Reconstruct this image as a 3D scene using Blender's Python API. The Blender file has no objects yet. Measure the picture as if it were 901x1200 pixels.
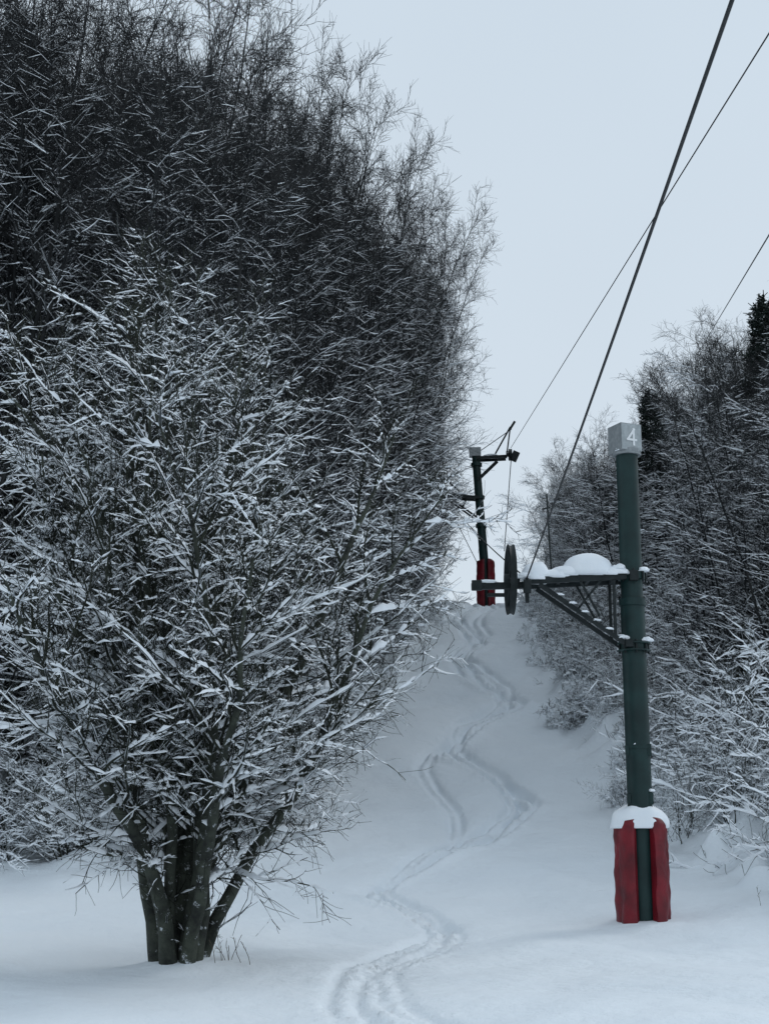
import bpy, math, numpy as np
from mathutils import Vector, noise as mnoise
rng = np.random.default_rng(7)
scene = bpy.context.scene
UP = np.array([0,0,1.0])

# ------------------------------------------------------------ materials
def newmat(name):
    m = bpy.data.materials.new(name); m.use_nodes = True
    nt = m.node_tree; b = nt.nodes['Principled BSDF']
    return m, nt, b
def N(nt, t, **k):
    n = nt.nodes.new(t)
    for a, v in k.items(): setattr(n, a, v)
    return n
def noise_tex(nt, scale, detail=4, rough=.55, src='Object'):
    tc = N(nt,'ShaderNodeTexCoord'); n = N(nt,'ShaderNodeTexNoise')
    n.inputs['Scale'].default_value = scale; n.inputs['Detail'].default_value = detail
    n.inputs['Roughness'].default_value = rough
    nt.links.new(tc.outputs[src], n.inputs['Vector']); return n
def ramp(nt, src, stops):
    r = N(nt,'ShaderNodeValToRGB'); e = r.color_ramp.elements
    while len(e) < len(stops): e.new(.5)
    for i,(p,c) in enumerate(stops): e[i].position = p; e[i].color = (*c,1)
    nt.links.new(src, r.inputs['Fac']); return r
def simple(name, c1, c2, scale=8, rough=.6, metal=0, bump=.2, bscale=None, spec=.5):
    m, nt, b = newmat(name)
    n = noise_tex(nt, scale); r = ramp(nt, n.outputs['Fac'], [(.35,c1),(.65,c2)])
    nt.links.new(r.outputs['Color'], b.inputs['Base Color'])
    b.inputs['Roughness'].default_value = rough; b.inputs['Metallic'].default_value = metal
    b.inputs['Specular IOR Level'].default_value = spec
    if bump:
        n2 = noise_tex(nt, bscale or scale*3); bp = N(nt,'ShaderNodeBump')
        bp.inputs['Strength'].default_value = bump; bp.inputs['Distance'].default_value = .02
        nt.links.new(n2.outputs['Fac'], bp.inputs['Height']); nt.links.new(bp.outputs['Normal'], b.inputs['Normal'])
    return m
def mat_snow_ground():
    m, nt, b = newmat('snow_ground')
    n = noise_tex(nt, .35, 5); r = ramp(nt, n.outputs['Fac'], [(.3,(.80,.86,.91)),(.7,(.85,.90,.94))])
    nt.links.new(r.outputs['Color'], b.inputs['Base Color']); b.inputs['Roughness'].default_value = .75
    b.inputs['Specular IOR Level'].default_value = .2
    n1 = noise_tex(nt, 2.2, 6, .6); n2 = noise_tex(nt, 30, 4, .7)
    b1 = N(nt,'ShaderNodeBump'); b1.inputs['Strength'].default_value=.8; b1.inputs['Distance'].default_value=.09
    b2 = N(nt,'ShaderNodeBump'); b2.inputs['Strength'].default_value=.4; b2.inputs['Distance'].default_value=.014
    nt.links.new(n1.outputs['Fac'], b1.inputs['Height']); nt.links.new(n2.outputs['Fac'], b2.inputs['Height'])
    nt.links.new(b1.outputs['Normal'], b2.inputs['Normal']); nt.links.new(b2.outputs['Normal'], b.inputs['Normal'])
    return m
M_GROUND = mat_snow_ground()
M_SNOW = simple('snow_cap', (.82,.865,.91), (.88,.91,.94), 5, .8, 0, .25, 25, .2)
def mat_bark(name, c1, c2, thr=.62):
    m, nt, b = newmat(name)
    n = noise_tex(nt, 4, 6, .65); r = ramp(nt, n.outputs['Fac'], [(.35,c1),(.6,c2)])
    n2 = noise_tex(nt, 9, 8, .75)
    r2 = ramp(nt, n2.outputs['Fac'], [(thr,(0,0,0)),(thr+.05,(1,1,1))])
    mx = N(nt,'ShaderNodeMixRGB'); mx.inputs['Color2'].default_value = (.7,.74,.78,1)
    nt.links.new(r2.outputs['Color'], mx.inputs['Fac']); nt.links.new(r.outputs['Color'], mx.inputs['Color1'])
    nt.links.new(mx.outputs['Color'], b.inputs['Base Color']); b.inputs['Roughness'].default_value=.9
    bp = N(nt,'ShaderNodeBump'); bp.inputs['Strength'].default_value=1; bp.inputs['Distance'].default_value=.05
    nt.links.new(n2.outputs['Fac'], bp.inputs['Height']); nt.links.new(bp.outputs['Normal'], b.inputs['Normal'])
    return m
M_BARK = mat_bark('beech_bark', (.010,.012,.010), (.060,.070,.052), .59)
M_TWIG = simple('twig_bark', (.011,.013,.010), (.038,.043,.032), 2, .9, 0, 0, None, .2)
M_FTWIG = simple('forest_bark', (.013,.015,.017), (.034,.035,.035), .8, .9, 0, 0, None, .2)
M_NEEDLE = simple('spruce_needles', (.010,.018,.016), (.028,.04,.034), 5, .9, 0, 0, None, .2)
M_GREEN = simple('green_painted_steel', (.002,.016,.016), (.006,.030,.029), 3, .5, 0, .15, 30, .35)
M_DARK = simple('dark_steel', (.007,.012,.013), (.018,.024,.025), 9, .6, .1, .1, None, .3)
M_GREY = simple('galvanised_plate', (.20,.22,.23), (.30,.32,.33), 12, .5, .3, .1)
M_PLATE = simple('number_plate', (.30,.33,.34), (.40,.43,.44), 15, .5, .1, .05)
M_WHITE = simple('white_paint', (.75,.76,.77), (.8,.8,.8), 9, .6, 0, 0)
M_RED = simple('red_padding', (.09,.003,.008), (.20,.006,.015), 3, .5, 0, .9, 9, .4)
M_CABLE = simple('steel_cable', (.012,.014,.016), (.03,.032,.035), 40, .6, .3, .2)
M_GRASS = simple('dry_grass', (.05,.04,.03), (.09,.075,.055), 4, .9, 0, 0)

# ------------------------------------------------------------ mesh helpers
def mesh_from_np(name, V, F, MI, mats, smooth=False):
    me = bpy.data.meshes.new(name)
    V = np.ascontiguousarray(V, dtype=np.float32); F = np.ascontiguousarray(F, dtype=np.int32)
    me.vertices.add(len(V)); me.vertices.foreach_set('co', V.ravel())
    nf = len(F); me.loops.add(nf*4); me.polygons.add(nf)
    me.loops.foreach_set('vertex_index', F.ravel())
    me.polygons.foreach_set('loop_start', np.arange(nf, dtype=np.int32)*4)
    me.polygons.foreach_set('material_index', np.ascontiguousarray(MI, dtype=np.int32))
    for m in mats: me.materials.append(m)
    me.update(calc_edges=True)
    me.polygons.foreach_set('use_smooth', np.full(nf, smooth))
    return me
def link(name, me, parent=None, loc=None):
    o = bpy.data.objects.new(name, me); scene.collection.objects.link(o)
    if parent: o.parent = parent
    if loc is not None: o.location = loc
    return o
def empty(name, loc=(0,0,0)):
    o = bpy.data.objects.new(name, None); scene.collection.objects.link(o); o.location = loc; return o
class Acc:
    def __init__(s): s.V=[]; s.F=[]; s.M=[]; s.n=0
    def add(s, V, F, mi):
        s.V.append(V.reshape(-1,3)); s.F.append(F+s.n); s.M.append(np.full(len(F), mi)); s.n += len(s.V[-1])
    def mesh(s, name, mats, smooth=False):
        return mesh_from_np(name, np.concatenate(s.V), np.concatenate(s.F), np.concatenate(s.M), mats, smooth)
def norm(a): return a/np.maximum(np.linalg.norm(a,axis=-1,keepdims=True),1e-9)
def strip_faces(B,Nn,S,closed):
    b = np.arange(B)[:,None,None]*Nn*S; n = np.arange(Nn-1)[None,:,None]*S
    s = np.arange(S if closed else S-1)[None,None,:]; s2 = (s+1)%S
    f = np.stack([b+n+s, b+n+s2, b+n+S+s2, b+n+S+s], -1)
    return f.reshape(-1,4)
def tubes(acc, P, R, S, mi, ref=None):
    T = norm(np.gradient(P, axis=1))
    u = np.broadcast_to(UP if ref is None else np.array(ref,float), T.shape) + np.array([.02,.013,0])
    side = norm(np.cross(T,u)); top = np.cross(side,T)
    a = np.arange(S)/S*2*math.pi + math.pi/2
    V = P[:,:,None,:] + R[:,:,None,None]*(np.cos(a)[None,None,:,None]*side[:,:,None,:] + np.sin(a)[None,None,:,None]*top[:,:,None,:])
    acc.add(V, strip_faces(*P.shape[:2],S,True), mi)
def resample(P, R, f):
    # refine polylines so the snow can sit in short uneven lumps
    B,Nn,_=P.shape; M=(Nn-1)*f+1; t=np.linspace(0,Nn-1,M); i=np.clip(t.astype(int),0,Nn-2); fr=t-i
    return P[:,i]*(1-fr)[None,:,None]+P[:,i+1]*fr[None,:,None], R[:,i]*(1-fr)[None,:]+R[:,i+1]*fr[None,:]
def snowcaps(acc, P, R, m, mi, h, w, keep=.9, zfade=None, thr=.12, gap=.2, tip=1.0, f=1):
    if f>1: P,R=resample(P,R,f)
    B,Nn,_ = P.shape
    T = norm(np.gradient(P, axis=1))
    hor = 1-np.abs(T[...,2]); s = np.clip((hor-thr)/.45,0,1)**.8
    s *= np.clip(rng.normal(.9,.34,(B,Nn)),.12,1.6)
    s *= np.where(rng.random((B,Nn))<gap,.10,1)      # bare gaps where the snow has dropped off
    s *= (rng.random((B,1))<keep)
    s *= 1-tip*np.linspace(0,1,Nn)[None,:]**2        # fine tips stay bare
    if zfade is not None:
        s *= np.clip((zfade[1]-P[...,2])/(zfade[1]-zfade[0]),.0,1)
    side = norm(np.cross(T, UP+np.array([.02,.013,0]))); top = np.cross(side,T)
    top = norm(top+UP*.5)
    a = np.linspace(-1.75,1.75,m)
    W = (R*.6 + s*(R*.5+w)); Hh = (R*.4 + s*(R*.7+h))
    V = P[:,:,None,:] + (W[:,:,None]*np.sin(a))[...,None]*side[:,:,None,:] + (Hh[:,:,None]*np.cos(a))[...,None]*top[:,:,None,:]
    k = s.max(1)>.08
    if k.any(): acc.add(V[k], strip_faces(int(k.sum()),Nn,m,False), mi)
def grow(P0, D, L, n, trop, wig, bend=None):
    B = len(P0); P = P0.copy(); D = norm(D); pts=[P]; step = (L/(n-1))[:,None]
    trop = np.broadcast_to(np.asarray(trop,float), (B,))[:,None]
    for i in range(n-1):
        D = D + trop*UP + wig*rng.normal(size=(B,3))
        if bend is not None: D = D + bend(i)
        D = norm(D); P = P + D*step; pts.append(P)
    return np.stack(pts,1)
def children(P, R, k, t0, t1, a0, a1, lf, rf, n, trop, wig, rmin, endr=.4, rmax=9):
    B,Nn,_ = P.shape
    t = (np.arange(k)[None,:]+rng.random((B,k)))/k; t = t0+(t1-t0)*t
    f = t*(Nn-1); i = np.clip(f.astype(int),0,Nn-2); fr = (f-i)[...,None]
    bi = np.arange(B)[:,None]
    p = P[bi,i]*(1-fr)+P[bi,i+1]*fr; T = norm(P[bi,i+1]-P[bi,i]); r = R[bi,i]*(1-fr[...,0])+R[bi,i+1]*fr[...,0]
    plen = np.linalg.norm(np.diff(P,axis=1),axis=2).sum(1)[:,None]
    rv = rng.normal(size=(B,k,3)); U = norm(np.cross(T,rv))
    al = np.radians(rng.uniform(a0,a1,(B,k)))[...,None]
    D = np.cos(al)*T+np.sin(al)*U
    L = lf(t,plen)*rng.uniform(.5,1.3,(B,k))
    p=p.reshape(-1,3); D=D.reshape(-1,3); L=L.reshape(-1); r0=np.clip(r.reshape(-1)*rf,rmin,rmax)
    Q = grow(p,D,L,n,trop,wig)
    RR = r0[:,None]*np.linspace(1,endr,n)[None,:]
    return Q, np.maximum(RR,rmin*.6)

# ------------------------------------------------------------ terrain
_py = np.array([-60,-10,0,12,16,20.6,24,27,30,37,45,55,62,68,80,120,300,900.])
_pz = np.array([-3,-.4,0,.30,.42,.66,1.08,1.6,2.25,4.2,6.9,10.25,12.05,12.85,13.6,14,12,0.])
_fy = np.arange(-60,900,.25); _fz = np.interp(_fy,_py,_pz)
_k = np.exp(-.5*(np.arange(-16,17)*.25/1.3)**2); _k/=_k.sum()
_fs = np.convolve(np.pad(_fz,16,mode='edge'),_k,mode='valid')
def sst(x,a,b):
    t=np.clip((x-a)/(b-a),0,1); return t*t*(3-2*t)
def edgeL(y): return np.interp(y,[20,25,27,37,45,58,80],[-5,-3.2,-1.9,-.9,.2,2.0,3.5])
def edgeR(y): return np.interp(y,[18,24,27,37,48,60,80],[7.5,6.6,6.4,5.3,5.2,5.9,8])
_mr = np.random.default_rng(3)
MOUNDS=[]
for i in range(90):
    yy=_mr.uniform(24,60); MOUNDS.append((float(edgeR(yy))+_mr.uniform(-.5,2.4),yy,_mr.uniform(.22,.55),_mr.uniform(.15,.5)))
for i in range(40):
    yy=_mr.uniform(25,60); MOUNDS.append((float(edgeL(yy))+_mr.uniform(-2.4,.1),yy,_mr.uniform(.25,.6),_mr.uniform(.1,.3)))
for i in range(14):
    MOUNDS.append((_mr.uniform(-10,-3),_mr.uniform(24,28),_mr.uniform(.3,.7),_mr.uniform(.08,.2)))
for i in range(34):
    yy=_mr.uniform(22.5,33); MOUNDS.append((float(edgeR(yy))+_mr.uniform(-1.1,1.6),yy,_mr.uniform(.2,.5),_mr.uniform(.10,.34)))
MOUNDS += [(6.0,36.5,.55,.5),(6.3,33.5,.7,.45),(5.4,35.2,.5,.35),(5.6,38.2,.5,.4),(5.2,36.2,.4,.3)]
def H(x,y):
    x=np.asarray(x,float); y=np.asarray(y,float)
    z = np.interp(y,_fy,_fs)
    z = z - np.clip(.045*(x-4.1)**2,0,1.6)*sst(y,45,60)*(1-sst(np.abs(x),20,60))
    fz = sst(y,22,34)
    z = z + .07*np.clip(-x-4,0,30)*fz + .10*np.clip(x-9,0,25)*fz
    z = z + .30*np.exp(-((x-edgeR(y)-1.0)/1.2)**2)*fz*(.6+.4*np.sin(y*1.3)*np.sin(y*.47+1))
    z = z + .3*np.exp(-((x-edgeL(y)+1.2)/1.3)**2)*fz
    z = z + .09*np.sin(x*.55+y*.21)*np.sin(y*.33-x*.12+1) + .05*np.sin(x*1.3+2+.6*np.sin(y*.5))*np.sin(y*.9+x*.3)
    z = z + .022*np.sin(x*3.1+1.3*np.sin(y*1.3))*np.sin(y*2.3+1.1*np.sin(x*2.1))
    for (mx,my,r,h) in MOUNDS:
        z = z + h*np.exp(-(((x-mx)**2+(y-my)**2)/(r*r))**1.3)
    z = z + .14*np.exp(-((x+2.1)**2+(y-16)**2)/.35)
    z = z + .07*np.exp(-((x-3.47)**2+(y-20.6)**2)/.5)
    z = z + .20*np.exp(-((x-6.4)**2+(y-21.5)**2)/2.5)
    return z
def build_ground():
    xs = np.unique(np.round(np.concatenate([np.linspace(-700,-60,12),np.linspace(-60,-14,24),np.arange(-14,-2,.2),np.arange(-2,6,.035),np.arange(6,10,.08),np.arange(10,16,.15),np.linspace(16,60,24),np.linspace(60,700,12)]),4))
    ys = np.unique(np.round(np.concatenate([np.linspace(-60,8,18),np.arange(8,11,.2),np.arange(11,30,.04),np.arange(30,66,.07),np.arange(66,90,.5),np.linspace(90,300,20),np.linspace(300,890,10)]),4))
    X,Y = np.meshgrid(xs,ys); Z = H(X,Y)
    tr1y=[9,11.8,14,16,18,19.5,20.8,22.5,23.7,26.2,28.5,32,35,36.5,39.5,42,45,48,50,53,56,60,66]
    tr1x=[.6,-.05,-.4,-.31,.0,.35,.8,.3,-.33,.73,1.92,3.15,2.18,1.35,2.48,3.85,2.6,2.3,3.2,3.0,2.6,3.9,4.0]
    tr2y=[9,11.8,13.5,16,17.5,19,20.6,22.3,24,26.5,29,31.5,34.5,37,39,42,44,46,49,52,55,60,66]
    tr2x=[1.6,.75,.1,-.02,.35,.75,.95,.55,-.1,.4,1.55,2.75,2.6,1.7,1.9,3.3,3.6,3.0,2.3,3.6,3.4,4.6,4.4]
    tr3y=[27,29,31,33,35,37]; tr3x=[1.2,1.35,1.45,1.1,.85,1.35]
    nz = rng.normal(size=Z.shape)
    brk = .5+.5*np.sin(Y*2.7+np.sin(X*3)*1.4)*np.sin(Y*1.13+2)     # uneven, partly filled-in tracks
    for k,(ty,tx,dep,sp) in enumerate(((tr1y,tr1x,.155,.13),(tr2y,tr2x,.115,.10),(tr3y,tr3x,.09,.09))):
        yy=np.arange(ty[0],ty[-1],.05)
        xx=np.interp(yy,ty,tx); g=np.exp(-.5*(np.arange(-16,17)*.05/.32)**2); g/=g.sum()
        xx=np.convolve(np.pad(xx,16,mode='edge'),g,mode='valid')
        xv=np.interp(Y,yy,xx); dx=np.interp(Y,yy,np.gradient(xx,yy))
        d=(X-xv)/np.sqrt(1+dx**2)
        m = sst(Y,ty[0],ty[0]+1)*(1-sst(Y,ty[-1]-1,ty[-1]))
        grw = .45+1.05*sst(Y,16,34)      # deeper powder on the steep part
        wd = 1+.6*sst(Y,24,44)
        depm = dep*(.65+.5*brk)*grw
        tt=np.tanh(dx*2); dd=d/wd
        g1=np.exp(-((dd-sp)/.068)**2)*(1-.35*tt)+np.exp(-((dd+sp)/.068)**2)*(1+.35*tt)
        berm=np.exp(-((dd-tt*(sp+.22))/.13)**2)*np.abs(tt)
        wide=np.exp(-(dd/.28)**2)
        Z += m*(-depm*g1*.7 - depm*.5*wide + .8*depm*berm + .014*nz*(wide*.6+berm*1.0))
    ny,nx = X.shape
    V=np.stack([X,Y,Z],-1).reshape(-1,3)
    i=np.arange(ny-1)[:,None]*nx; j=np.arange(nx-1)[None,:]
    F=np.stack([i+j,i+j+1,i+nx+j+1,i+nx+j],-1).reshape(-1,4)
    link('snow_ground', mesh_from_np('snow_ground',V,F,np.zeros(len(F)),[M_GROUND],True))
build_ground()

# ------------------------------------------------------------ trees
def multi_stem(nst, tilt0, tilt1, len0, len1, r0, spread, trop, n=16, outb=0, wig=.05, jit=.3, rvar=(.7,1.2)):
    az = np.arange(nst)*2.39996 + rng.uniform(-jit,jit,nst)
    ti = np.radians(np.linspace(tilt0,tilt1,nst)); fr=(.15+.85*np.arange(nst)/nst)
    P0 = np.stack([np.cos(az)*spread*fr, np.sin(az)*spread*fr, np.full(nst,-.15)],-1)
    D = np.stack([np.sin(ti)*np.cos(az), np.sin(ti)*np.sin(az), np.cos(ti)],-1)
    L = np.linspace(len1,len0,nst)*rng.uniform(.9,1.08,nst)
    O = np.stack([np.cos(az),np.sin(az),0*az],-1)*(np.linspace(.15,1,nst)[:,None])
    P = grow(P0,D,L,n,trop,wig, (lambda i: O*outb*(1 if 1<i<n*.55 else -.15)))
    R = (r0*rng.uniform(*rvar,nst))[:,None]*np.linspace(1,.10,n)[None,:]**1.1
    R[:,0]*=1.35; R[:,1]*=1.08
    return P,R
def build_main_tree():
    acc = Acc()
    P0,R0 = multi_stem(21,3,20,4.9,8.2,.058,.17,.014,20,.028,.08,.4,(.3,2.1))
    zf=(4.5,11.0)
    tubes(acc,P0,R0,10,0,ref=(0,1,0.01)); snowcaps(acc,P0,R0,5,2,.02,.006,1,None,.2,.3,1,3)
    La=children(P0,R0,10,.20,.50,35,72, lambda t,pl: pl*.285, .5, 14, .008,.10,.0075,.22,.018)
    Lb=children(P0,R0,16,.40,.98,22,52, lambda t,pl: pl*.31*(1.15-.70*t), .6, 14, .020,.10,.0068,.3,.018)
    P1=np.concatenate([La[0],Lb[0]]); R1=np.concatenate([La[1],Lb[1]])
    tubes(acc,P1,R1,5,1); snowcaps(acc,P1,R1,5,2,.042,.0105,1,zf,.08,.20,.6,2)
    Pc,Rc=children(P0,R0,3,.05,.22,30,70,lambda t,pl:.55+0*t,.3,8,-.01,.14,.005,.4,.008)
    tubes(acc,Pc,Rc,4,1); snowcaps(acc,Pc,Rc,3,2,.014,.004,.6,None,.1,.3)
    Pd,Rd=children(Pc,Rc,5,.2,1,30,60,lambda t,pl:pl*.4+0*t,.7,4,.0,.12,.003,.6)
    tubes(acc,Pd,Rd,3,1)
    P2,R2 = children(P1,R1,10,.08,.98,30,62, lambda t,pl: .10+pl*.33*(1.1-.55*t), .6, 8, .024,.13,.0044,.5,.008)
    tubes(acc,P2,R2,4,1); snowcaps(acc,P2,R2,4,2,.026,.0070,.78,zf,.12,.30,1,2)
    P3,R3 = children(P2,R2,6,.12,1,30,62, lambda t,pl: .06+pl*.42*(1.1-.5*t), .7, 5, .02,.13,.0031,.55)
    tubes(acc,P3,R3,3,1); snowcaps(acc,P3,R3,3,2,.016,.0045,.34,zf,.15,.25)
    me = acc.mesh('beech_tree',[M_BARK,M_TWIG,M_SNOW],True)
    print('main faces',len(me.polygons))
    link('beech_tree', me, loc=(-2.11,16,float(H(-2.11,16))-.08))
build_main_tree()

def forest_tree(name, hgt=15, sn=1.0, full=False):
    acc = Acc()
    P0,R0 = multi_stem(7,1,9,hgt*.80,hgt,.07,.45,.008,14,.012,.04)
    zf=(hgt*.25,hgt*.92) if not full else (hgt*.6,hgt*1.25)
    tubes(acc,P0,R0,6,0,ref=(0,1,0.01))
    P1,R1 = children(P0,R0,26,.05,.99,28,62, lambda t,pl: pl*.22*(1.05-.66*t), .5, 9, .030,.09,.008,.3,.025)
    tubes(acc,P1,R1,4,0); snowcaps(acc,P1,R1,4,1,.042*sn,.013*sn,.95,zf,.12,.22,.5,2)
    P2,R2 = children(P1,R1,10,.10,.98,28,60, lambda t,pl: .20+pl*.30*(1.1-.55*t), .6, 6, .035,.11,.006,.5,.012)
    tubes(acc,P2,R2,3,0); snowcaps(acc,P2,R2,3,1,.032*sn,.011*sn,.78,zf,.12,.25)
    P3,R3 = children(P2,R2,6,.12,1,28,60, lambda t,pl: .16+pl*.40*(1.1-.4*t), .7, 3, .05,.10,.0048,.55)
    tubes(acc,P3,R3,3,0)
    snowcaps(acc,P3,R3,3,1,.022*sn,.008*sn,.5 if full else .18,zf,.12,.1,.6)
    return acc.mesh(name,[M_FTWIG,M_SNOW],False)
def shrub(name, hgt=3.2, tilt=48, nst=12, bulk=1.0):
    acc = Acc()
    P0,R0 = multi_stem(nst,3,tilt,hgt*.7,hgt,.018*min(1,hgt/2.5),.3*min(1,hgt/2.5),.0,14,.0,.10)
    tubes(acc,P0,R0,4,0,ref=(0,1,0.01)); snowcaps(acc,P0,R0,4,1,.030*bulk,.009*bulk,1,None,.12,.2,.5,2)
    P1,R1 = children(P0,R0,13,.12,.98,30,65, lambda t,pl: pl*.32*(1.05-.5*t), .6, 9, .01,.12,.0045,.4)
    tubes(acc,P1,R1,3,0); snowcaps(acc,P1,R1,4,1,.028*bulk,.0085*bulk,.95,None,.08,.24,.7)
    P2,R2 = children(P1,R1,9,.12,1,30,62, lambda t,pl: .08+pl*.36*(1.1-.4*t), .7, 5, .01,.12,.0037,.6)
    tubes(acc,P2,R2,3,0); snowcaps(acc,P2,R2,3,1,.019*bulk,.0055*bulk,.6,None,.08,.2,.8)
    return acc.mesh(name,[M_TWIG,M_SNOW],False)
FT = [forest_tree('forest_tree_mesh_%d'%i) for i in range(4)]
FS = [forest_tree('snowy_tree_mesh_%d'%i,15,1.2,True) for i in range(2)]
SH = [shrub('shrub_mesh_%d'%i) for i in range(3)]
SB = [shrub('sapling_mesh_%d'%i,1.25,62,9,1.7) for i in range(2)]
print('forest faces',len(FT[0].polygons),'shrub',len(SH[0].polygons))
def place(parent, me, x,y,s,zs=None,nm='tree'):
    o = link(nm, me, parent, (x,y,float(H(x,y))-.1)); o.rotation_euler=(0,0,rng.uniform(0,6.28)); o.scale=(s,s,zs or s)
    return o
cnt=0
fl = empty('beech_forest')
for y in np.arange(27.5,70,2.4):
    for k in range(5):
        x = edgeL(y)-1.5-k*2.2+rng.uniform(-.4,.4); yy=y+rng.uniform(-.8,.8)
        if x/yy < -.38 or (x+1.3)/yy>(.055 if yy<37 else (.044 if yy<44 else .036)): continue
        top = np.interp((x+.9)/yy,[-.30,-.12,-.096,-.03,.018,.05],[.80,.66,.615,.53,.46,.41])
        zs = (1.6+yy*top-float(H(x,yy)))/15.2*rng.uniform(.93,1.0)
        zs = min(max(zs,.45),1.35)
        place(fl, FT[rng.integers(4)], x,yy,min(.35+zs*.7,1.15),zs); cnt+=1
fr = empty('mixed_forest')
for y in np.arange(30,90,2.9):
    for k in range(4):
        x = edgeR(y)+2.8+k*2.3+rng.uniform(-.7,.7); yy=y+rng.uniform(-1,1)
        if x/yy > .38: continue
        if abs(x/yy-.185)<.014 and yy<50: continue
        top = np.interp((x-.8)/yy,[.08,.1,.15,.185,.2,.225,.25,.28],[.24,.26,.285,.30,.325,.355,.38,.41])
        zs = min(max((1.6+yy*top-float(H(x,yy)))/15.2*rng.uniform(.85,1.03),.25),1.0)
        place(fr, (FT+FS+FS)[rng.integers(8)], x,yy,.2+zs*.95,zs); cnt+=1
sr = empty('snowy_shrubs')
for y in np.arange(24.5,62,1.6):
    for k in range(3):
        x = edgeR(y)+.8+k*1.2+rng.uniform(-.4,.4)
        s = rng.uniform(.40,.7)*(1+.55*k)
        place(sr, SH[rng.integers(3)], x,y+rng.uniform(-.5,.5),s,nm='shrub'); cnt+=1
    place(sr, SB[rng.integers(2)], edgeR(y)+rng.uniform(-.1,.9),y+.8,rng.uniform(.6,1.1),nm='shrub'); cnt+=1
for (x,y,s) in ((6.9,21.2,1.0),(7.6,23.5,1.4),(8.6,26.0,1.7),(9.6,29,1.9),(8.4,31,1.7),(7.4,29,1.3),(5.2,30.5,.55),(5.4,27.6,.6),(6.2,27.0,.8)):
    place(sr, SH[rng.integers(3)], x,y,s,nm='shrub')
for (x,y,s) in ((4.95,39.2,1.0),(5.25,39.4,1.2),(5.1,38.9,.8),(5.4,42.5,1.1),(5.0,31.5,.7)):
    place(sr, SB[rng.integers(2)], x,y,s,nm='shrub')
for y in np.arange(25.5,60,1.6):
    for k in range(2):
        x = edgeL(y)-.7-k*1.5+rng.uniform(-.3,.3); s=rng.uniform(.5,.95)
        place(sr, SH[rng.integers(3)], x,y,s,nm='shrub'); cnt+=1
for x in np.arange(-11,-3.0,.95):
    for k in range(2):
        place(sr, SH[rng.integers(3)], x+rng.uniform(-.3,.3),26.0+k*1.0+rng.uniform(-.4,.4),rng.uniform(.55,.9),nm='shrub'); cnt+=1
print('instances',cnt)

# ------------------------------------------------------------ spruces
def spruce(h, rad, snow):
    acc=Acc(); n=12
    z=np.linspace(0,h,n); P=np.stack([np.zeros(n),np.zeros(n),z],-1)[None]; R=np.linspace(.012*h+.01,.01,n)[None]
    tubes(acc,P,R,6,0,ref=(0,1,0))
    nb=int(70+h*14); t=np.sort(rng.random(nb)**.85)*.93+.04; az=rng.uniform(0,6.28,nb)
    P0=np.stack([0*t,0*t,t*h],-1); D=np.stack([np.cos(az),np.sin(az),-.1+.7*t],-1)
    L=rad*(1.05-t)*rng.uniform(.7,1.2,nb)+.05
    P1=grow(P0,D,L,6,-.04,.04); R1=np.full((nb,6),.01)*np.linspace(1,.5,6)
    tubes(acc,P1,R1,3,0); snowcaps(acc,P1,R1,4,2,.04*snow,.05*snow,.9)
    P2,R2=children(P1,R1,16,.1,1,30,70,lambda t,pl:.06+pl*.35*(1.1-.7*t),1,4,-.05,.08,.014,.7)
    tubes(acc,P2,R2,3,1); snowcaps(acc,P2,R2,3,2,.03*snow,.03*snow,.75)
    P3,R3=children(P2,R2,5,.1,1,30,75,lambda t,pl:.05+pl*.3,1,3,-.05,.1,.012,.7)
    tubes(acc,P3,R3,3,1)
    return acc.mesh('spruce_mesh',[M_FTWIG,M_NEEDLE,M_SNOW],False)
big=spruce(9,2.0,.25)
for (x,y,me,s) in ((9.3,50,big,1.06),(11.9,44.0,big,1.35)):
    link('spruce_tree',me,loc=(x,y,float(H(x,y))-.1)).scale=(s,s,s)

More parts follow.
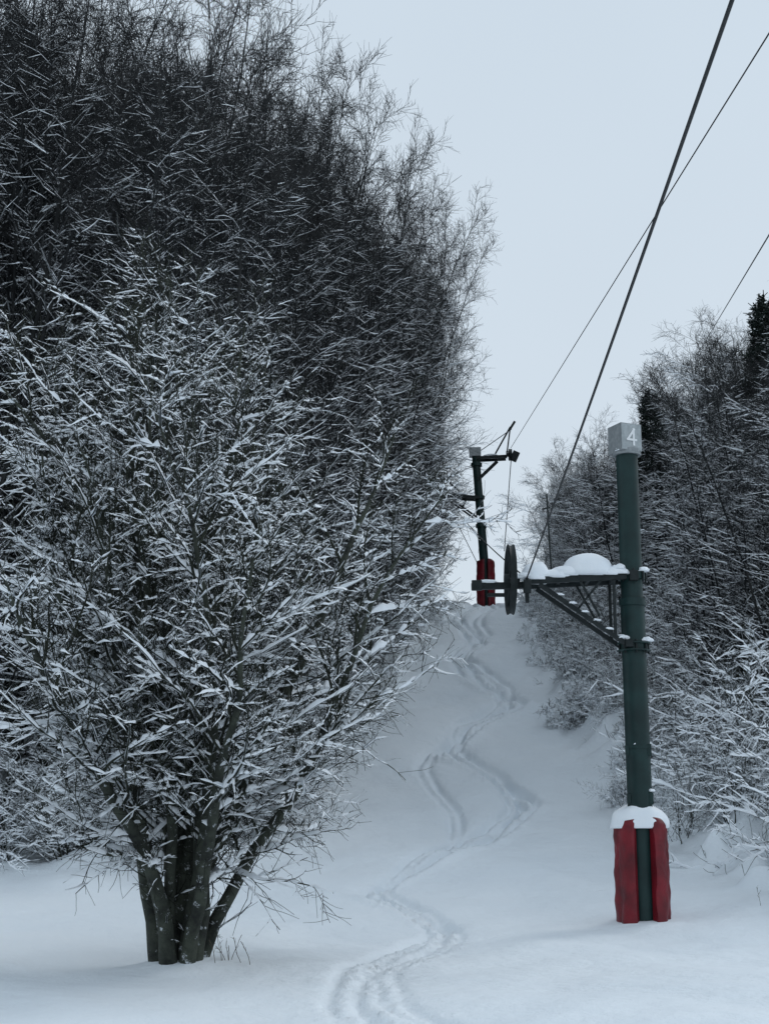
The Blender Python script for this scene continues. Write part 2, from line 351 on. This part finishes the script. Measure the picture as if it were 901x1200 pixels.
# ------------------------------------------------------------ hard-surface builder
def hb_flat(hb,p,q,w,nrm,mi):
    T=norm(q-p); s=np.cross(T,nrm)*w/2; t=nrm*.006
    V=np.array([p-s,p+s,q+s,q-s, p-s-t*2,p+s-t*2,q+s-t*2,q-s-t*2])
    F=np.array([[0,1,2,3],[7,6,5,4],[0,4,5,1],[1,5,6,2],[2,6,7,3],[3,7,4,0]]); hb.acc.add(V,F,mi)
class HB:
    def __init__(s): s.acc=Acc()
    def box(s,p,q,w,h,mi=0):
        p=np.array(p,float); q=np.array(q,float); T=norm(q-p)
        ref=np.array([0,0,1.]) if abs(T[2])<.95 else np.array([0,1.,0])
        sd=norm(np.cross(T,ref)); tp=np.cross(sd,T)
        V=[]
        for c in (p,q):
            for a,b in ((-1,-1),(1,-1),(1,1),(-1,1)): V.append(c+sd*a*w/2+tp*b*h/2)
        F=np.array([[0,1,2,3],[7,6,5,4],[0,4,5,1],[1,5,6,2],[2,6,7,3],[3,7,4,0]])
        s.acc.add(np.array(V),F,mi)
    def cyl(s,p,q,r,mi=0,S=20,r2=None,cap=True):
        p=np.array(p,float); q=np.array(q,float)
        T=norm(q-p); ref=np.array([0,0,1.]) if abs(T[2])<.95 else np.array([0,1.,0])
        sd=norm(np.cross(T,ref)); tp=np.cross(sd,T); a=np.arange(S)/S*2*math.pi
        r2=r if r2 is None else r2
        rings=[(p,1e-4),(p,r),(q,r2),(q,1e-4)] if cap else [(p,r),(q,r2)]
        V=np.array([c+ (sd*np.cos(a)[:,None]+tp*np.sin(a)[:,None])*rr for c,rr in rings])
        s.acc.add(V,strip_faces(1,len(rings),S,True),mi)
    def ring(s,c,axis,ro,ri,th,mi=0,S=40):
        c=np.array(c,float); T=norm(np.array(axis,float)); ref=np.array([0,0,1.]) if abs(T[2])<.9 else np.array([0,1.,0])
        sd=norm(np.cross(T,ref)); tp=np.cross(sd,T); a=np.arange(S)/S*2*math.pi
        e=sd*np.cos(a)[:,None]+tp*np.sin(a)[:,None]
        V=np.array([c+T*k*th/2+e*r for k,r in ((-1,ri),(-1,ro),(-.3,ro-.02),(.3,ro-.02),(1,ro),(1,ri),(-1,ri))])
        s.acc.add(V,strip_faces(1,7,S,True),mi)
    def blob(s,c,rad,mi=0,seed=0,nz=.12,flat=-.25,pw=1.0):
        nu,nv=36,18; c=np.array(c,float)
        u=np.arange(nu)/nu*2*math.pi; v=np.linspace(-math.pi/2,math.pi/2,nv)
        cx=np.cos(v)[:,None]*np.cos(u); cy=np.cos(v)[:,None]*np.sin(u); cz=np.sin(v)[:,None]*np.ones(nu)
        d=np.stack([cx,cy,cz],-1)
        k=np.array([[1+nz*mnoise.noise(Vector(d[i,j]*1.6)+Vector((seed*7.1,seed*3.3,0))) *2 for j in range(nu)] for i in range(nv)])
        d=np.sign(d)*np.abs(d)**pw
        d=d*k[...,None]; d[...,2]=np.maximum(d[...,2],flat)
        V=d*np.array(rad)+c
        s.acc.add(V,strip_faces(1,nv,nu,True),mi)
    def make(s,name,mats,parent=None,smooth=False,bevel=0,split=40):
        me=s.acc.mesh(name,mats,False); o=link(name,me,parent)
        if smooth:
            me.polygons.foreach_set('use_smooth',np.ones(len(me.polygons),bool))
            if split:
                md=o.modifiers.new('es','EDGE_SPLIT'); md.split_angle=math.radians(split)
        if bevel:
            md=o.modifiers.new('b','BEVEL'); md.width=bevel; md.segments=2; md.limit_method='ANGLE'
        return o
def padding(parent, x,y,z0,h,ro,half_open,name='red_padding'):
    # C-shaped quilted pad wrapped around the pole, open on the valley side
    acc=Acc(); n=90; m=60
    a=np.linspace(half_open,2*math.pi-half_open,n)
    zz=np.linspace(0,h,m); A,Z=np.meshgrid(a,zz)
    seg=np.abs(np.sin((A-half_open)/(2*math.pi-2*half_open)*math.pi*7))**.6
    nzv=np.array([[mnoise.noise(Vector((math.cos(q)*2.2,math.sin(q)*2.2,w*3.2)))+.5*mnoise.noise(Vector((math.cos(q)*5,math.sin(q)*5,w*8))) for q in a] for w in zz])
    top=np.clip((h-Z)/.08,0,1)
    ro_=ro-.05+.03*seg+.025*nzv+.015*np.sin(Z/h*math.pi)-.035*(1-top)
    dz=.03*np.sin(A*2+1)*(Z/h)
    def shell(r): return np.stack([x+np.sin(A)*r, y-np.cos(A)*r, z0+Z+dz],-1)
    Vo=shell(ro_); Vi=shell(ro_*0+ro-.15)
    V=np.concatenate([Vo,Vi[::-1],Vo[:1]],0)
    acc.add(V,strip_faces(1,V.shape[0],n,False),0)
    for e in (0,-1):
        E=np.stack([Vo[:,e],Vi[:,e]],1); acc.add(E,strip_faces(1,m,2,False),0)
    return link(name,acc.mesh(name,[M_RED],True),parent)

# ------------------------------------------------------------ pylon 4
PX,PY=3.47,20.6; G=float(H(PX,PY)); TOP=7.28
pyl=empty('lift_pylon')
hb=HB()
hb.cyl((PX,PY,G-.5),(PX,PY,5.0),.168,0,32); hb.cyl((PX,PY,5.0),(PX,PY,TOP),.154,0,32)
for z in (5.05,5.42,4.42): hb.cyl((PX,PY,z-.05),(PX,PY,z+.05),.186,0,32)
hb.cyl((PX,PY,4.36),(PX,PY,4.38),.23,0,32); hb.cyl((PX,PY,4.46),(PX,PY,4.48),.23,0,32)
for z in (3.0,2.35): 
    hb.box((PX+.14,PY-.1,z-.08),(PX+.14,PY-.1,z+.08),.05,.05,0); hb.box((PX-.16,PY-.08,z-.06),(PX-.16,PY-.08,z+.06),.05,.05,0)
hb.cyl((PX,PY,3.02),(PX,PY,3.06),.178,0,32)
for k in range(8):
    a=k*math.pi/4
    for z in (4.42,5.42): hb.cyl((PX+.2*math.cos(a),PY+.2*math.sin(a),z-.09),(PX+.2*math.cos(a),PY+.2*math.sin(a),z+.09),.014,1,8)
for z in np.arange(2.4,7.0,.42):
    hb.cyl((PX+.12,PY+.06,z),(PX+.20,PY+.06,z),.010,1,8)
hb.make('pole',[M_GREEN,M_DARK],pyl,True)
hb=HB()
ZA=5.40
for dy in (-.2,.2):
    hb.box((PX-.1,PY+dy,ZA),(2.02,PY+dy,ZA-.07),.06,.10,0)
    hb.box((PX-.15,PY+dy,4.45),(2.15,PY+dy,ZA-.12),.05,.06,0)
    hb.box((2.72,PY+dy,ZA-.07),(2.98,PY+dy,4.83),.03,.03,0)
    hb.box((2.72,PY+dy,4.98),(3.02,PY+dy,ZA-.06),.03,.03,0)
    hb.box((PX-.28,PY+dy,4.55),(PX-.28,PY+dy,ZA),.04,.04,0)
for x in (2.05,2.45,2.85,3.2): hb.box((x,PY-.2,ZA-.04),(x,PY+.2,ZA-.04),.05,.05,0)
hb.box((PX,PY-.26,ZA-.0),(PX,PY+.26,ZA-.0),.12,.14,0); hb.box((PX-.1,PY-.26,4.45),(PX-.1,PY+.26,4.45),.10,.10,0)
hb.box((2.05,PY,ZA-.10),(1.22,PY,ZA-.12),.09,.09,0); hb.box((1.22,PY-.09,ZA-.12),(1.36,PY-.09,ZA-.12),.08,.14,0)
hb.box((1.44,PY,ZA-.24),(1.68,PY,ZA-.24),.05,.05,0)
hb.box((1.98,PY-.2,ZA-.05),(1.98,PY-.2,ZA-.38),.05,.08,0)
hb.cyl((1.93,PY-.25,ZA-.16),(2.03,PY-.25,ZA-.16),.10,0,20)
hb.cyl((2.35,PY,ZA),(2.31,PY,ZA+1.22),.014,0,10); hb.box((2.24,PY,ZA+1.0),(2.36,PY,ZA+1.02),.02,.02,0)
hb.cyl((2.31,PY,ZA+.35),(2.20,PY,ZA),.008,0,8)
hb.make('cross_arm',[M_DARK],pyl,False,.004)
hb=HB()
WC=(1.77,PY,ZA-.02)
hb.ring(WC,(1,0.03,0),.50,.43,.08,0,56)
for k in range(6):
    a=k*math.pi/3+.3; hb.box((1.77,PY+.07*math.cos(a),WC[2]+.07*math.sin(a)),(1.77,PY+.45*math.cos(a),WC[2]+.45*math.sin(a)),.03,.06,0)
hb.cyl((1.68,PY,WC[2]),(1.90,PY,WC[2]),.08,0,20)
hb.make('sheave_wheel',[M_DARK],pyl,True)
hb=HB()
c=np.array([PX-.02,PY,7.42]); an=math.radians(24); ux=np.array([math.cos(an),math.sin(an),0]); nr=np.array([math.sin(an),-math.cos(an),0]); uz=np.array([0,0,1.])
hb.box(c-ux*.17,c+ux*.17,.34,.40,0)
fc=c+nr*.17
hb_flat(hb,fc+nr*.010-uz*.19,fc+nr*.010+uz*.19,.33,nr,1)
o=fc+nr*.022
for (a,b),(cc,d) in (((.03,-.13),(.03,.13)),((.045,.12),(-.075,-.05)),((-.09,-.045),(.08,-.045))):
    hb_flat(hb,o+ux*a+uz*b,o+ux*cc+uz*d,.03,nr,2); o=o+nr*.002
hb.cyl((PX,PY,TOP-.1),(PX,PY,TOP-.02),.20,0,24)
hb.make('number_box',[M_GREY,M_PLATE,M_WHITE],pyl,False)
hb=HB()
hb.blob((2.86,PY,ZA+.04),(.35,.30,.30),0,1,.035,-.1,.8)
hb.blob((2.60,PY,ZA+.03),(.30,.27,.15),0,5,.05,-.15)
hb.blob((2.12,PY,ZA-.01),(.20,.26,.24),0,2,.06,-.2,.85)
hb.blob((3.18,PY,ZA+.04),(.28,.26,.11),0,3,.08,-.3)
hb.blob((2.40,PY,ZA+.0),(.30,.24,.11),0,4,.08,-.3)
for i,(x,z,r) in enumerate(((PX-.17,4.53,.10),(PX+.16,4.50,.08),(PX-.18,5.52,.10),(PX+.15,5.49,.08),(PX+.15,2.45,.05),(PX-.1,7.24,.07),(PX-.06,3.08,.05))):
    hb.blob((x,PY-.1,z),(r,r,r*.6),0,i+9,.2,-.3)
for k in range(9):
    hb.blob((1.96+k*.17,PY-.2,ZA+.045-.06*(1-k/9)),(.11,.05,.035+.02*(k%3==0)),0,k+20,.2,-.4)
for i in range(6):
    t=i/6; hb.blob((PX-.2-t*1.0,PY-.2,4.53+t*.72),(.06,.03,.022),0,40+i,.3,-.4)
hb.blob((1.45,PY,ZA-.06),(.16,.05,.035),0,60,.2,-.4)
hb.make('snow_cover',[M_SNOW],pyl,True,0,0)
padding(pyl,PX,PY+.05,G-.2,1.50,.375,math.radians(24))
hb=HB()
hb.blob((PX-.02,PY+.10,G+1.24),(.385,.345,.29),0,81,.09,-.2,.9)
hb.make('padding_snow',[M_SNOW],pyl,True,0,0)

# ------------------------------------------------------------ far pylon
QY=62.0; p2=empty('lift_pylon'); p2.name='lift_pylon.001'
hb=HB()
def at(z): t=(z-12.03)/(18.5-12.03); return 4.33-.40*t
hb.cyl((at(11),QY,11),(at(18.35),QY,18.35),.20,0,20,.17)
for z in (16.55,18.0,15.3): hb.cyl((at(z),QY,z-.07),(at(z),QY,z+.07),.24,0,20)
hb.make('pole',[M_GREEN],p2,True)
hb=HB()
hb.box((at(18.5)-.27,QY,18.55),(at(18.5)+.22,QY,18.55),.4,.38,0); hb.make('number_box',[M_GREY],p2)
hb=HB()
for dy in (-.25,.25):
    hb.box((3.95,QY+dy,18.25),(5.25,QY+dy,18.32),.08,.12,0)
    hb.box((3.98,QY+dy,17.3),(4.9,QY+dy,18.2),.07,.07,0)
    hb.box((4.05,QY+dy,16.50),(2.55,QY+dy,16.60),.08,.12,0)
    hb.box((4.1,QY+dy,15.5),(2.75,QY+dy,16.5),.07,.07,0)
    hb.box((3.3,QY+dy,16.05),(3.55,QY+dy,16.55),.05,.05,0)
for (cx,cz,ln) in ((5.30,18.45,1.7),(2.42,16.7,1.3)):
    hb.box((cx-.12,QY-ln*.9,cz-ln*.25),(cx+.12,QY+ln*.9,cz+ln*.3),.10,.16,0)
    for t in (-1,-.35,.35,1):
        yy=QY+t*ln*.8; zc=cz+t*ln*.22
        hb.ring((cx+.1*t+.12,yy,zc),(1,0,0),.26,.08,.09,0,24)
hb.box((4.7,QY,18.35),(5.45,QY,19.7),.07,.07,0); hb.box((5.45,QY,19.7),(5.25,QY,18.3),.06,.06,0)
hb.box((5.4,QY,19.55),(5.65,QY,19.95),.09,.10,0); hb.box((4.1,QY,18.6),(5.5,QY,19.6),.03,.03,0)
hb.box((2.62,QY,16.6),(2.42,QY,17.55),.06,.06,0); hb.box((2.42,QY,17.55),(3.4,QY,16.65),.05,.05,0)
hb.box((5.5,QY-.3,18.1),(5.68,QY-.3,18.5),.14,.3,0); hb.box((2.2,QY-.3,16.3),(2.45,QY-.3,16.5),.14,.3,0)
hb.cyl((5.42,QY-.5,18.2),(5.05,QY-.5,14.1),.018,0,6); hb.cyl((2.6,QY-.5,16.3),(3.9,QY-.5,13.6),.016,0,6)
hb.make('cross_arms',[M_DARK],p2)
hb=HB()
hb.blob((4.6,QY,18.36),(.35,.3,.12),0,1); hb.blob((3.1,QY,16.66),(.45,.3,.12),0,2)
hb.make('snow_cover',[M_SNOW],p2,True,0,0)
padding(p2,at(12.8),QY,11.7,2.1,.40,math.radians(14))

# ------------------------------------------------------------ cables
def cable(name, pts, r, sag=0):
    n=40; P=[]
    for (a,b) in zip(pts[:-1],pts[1:]):
        a=np.array(a,float); b=np.array(b,float)
        for i in range(n):
            t=i/n; p=a*(1-t)+b*t; p[2]-=sag*4*t*(1-t); P.append(p)
    P.append(np.array(pts[-1],float)); P=np.array(P)[None]
    acc=Acc(); tubes(acc,P,np.full(P.shape[:2],r),8,0)
    link(name,acc.mesh(name,[M_CABLE],True))
cable('lift_cable',[(1.22,-8,5.75),(1.98,PY-.2,5.36)],.0115,.12)
cable('lift_cable',[(1.98,PY-.2,5.36),(2.55,QY,16.9)],.011,.25)
cable('lift_cable',[(3.5,-8,5.6),(5.02,17.4,12.05),(5.45,QY,18.75)],.011,0)
cable('power_line',[(1.0,0,3.1),(3.33,12,6.84),(8.9,40,15.5),(16.9,80,27.9)],.0065,0)

# ------------------------------------------------------------ dry stems
def stems(name,c,n,h,sp):
    acc=Acc(); P0=np.stack([c[0]+rng.normal(0,sp,n),c[1]+rng.normal(0,sp,n),np.zeros(n)],-1); P0[:,2]=H(P0[:,0],P0[:,1])-.03
    D=rng.normal(0,.2,(n,3))+UP; P=grow(P0,D,rng.uniform(.4,1,n)*h,6,-.02,.1); R=np.full((n,6),.003)
    tubes(acc,P,R,4,0); Pc,Rc=children(P,R,3,.4,1,20,50,lambda t,pl:pl*.2+0*t,.8,3,0,.1,.002); tubes(acc,Pc,Rc,3,0)
    link(name,acc.mesh(name,[M_GRASS],False))
stems('dry_grass',(-1.62,16.0),9,.38,.10)
stems('dry_grass',(5.2,21.0),2,.35,.1)

# ------------------------------------------------------------ world, sun, camera
w=bpy.data.worlds.new('World'); scene.world=w; w.use_nodes=True; nt=w.node_tree
bg=nt.nodes['Background']; bg.inputs['Strength'].default_value=.1
sky=N(nt,'ShaderNodeTexSky'); sky.sky_type='NISHITA'; sky.sun_disc=False
sky.sun_elevation=math.radians(40)
tc=N(nt,'ShaderNodeTexCoord'); sep=N(nt,'ShaderNodeSeparateXYZ'); nt.links.new(tc.outputs['Generated'],sep.inputs[0])
gr=ramp(nt,sep.outputs['Z'],[(0.0,(.71,.795,.865)),(.25,(.665,.755,.84)),(.6,(.625,.725,.82)),(1,(.64,.745,.85))])
nz=N(nt,'ShaderNodeTexNoise'); nz.inputs['Scale'].default_value=2.2; nz.inputs['Detail'].default_value=3; nt.links.new(tc.outputs['Generated'],nz.inputs['Vector'])
nr_=ramp(nt,nz.outputs['Fac'],[(.3,(.97,.97,.97)),(.7,(1.03,1.03,1.03))])
mul=N(nt,'ShaderNodeMixRGB',blend_type='MULTIPLY'); mul.inputs['Fac'].default_value=1
nt.links.new(gr.outputs['Color'],mul.inputs['Color1']); nt.links.new(nr_.outputs['Color'],mul.inputs['Color2'])
sc_=N(nt,'ShaderNodeVectorMath',operation='SCALE'); sc_.inputs['Scale'].default_value=10; nt.links.new(mul.outputs['Color'],sc_.inputs[0])
mix=N(nt,'ShaderNodeMixRGB'); mix.inputs['Fac'].default_value=.95
nt.links.new(sky.outputs['Color'],mix.inputs['Color1']); nt.links.new(sc_.outputs['Vector'],mix.inputs['Color2'])
nt.links.new(mix.outputs['Color'],bg.inputs['Color'])
sd=bpy.data.lights.new('sun','SUN'); sd.energy=.75; sd.angle=math.radians(20); sd.color=(1,.98,.95)
so=bpy.data.objects.new('sun',sd); scene.collection.objects.link(so)
el=math.radians(40)   # weak veiled sun, from the right and slightly up the hill
dv=Vector((math.cos(el)*.8,math.cos(el)*.6,math.sin(el))); so.rotation_euler=dv.to_track_quat('Z','Y').to_euler()
sky.sun_rotation=math.atan2(dv.x,dv.y)
cd=bpy.data.cameras.new('camera'); co=bpy.data.objects.new('camera',cd); scene.collection.objects.link(co)
cd.sensor_fit='VERTICAL'; cd.sensor_height=24; cd.lens=34.84; cd.clip_end=3000
co.location=(0,0,1.6); co.rotation_euler=(math.radians(90+13),0,0)
scene.camera=co
scene.view_settings.view_transform='Standard'; scene.view_settings.look='None'; scene.view_settings.exposure=0
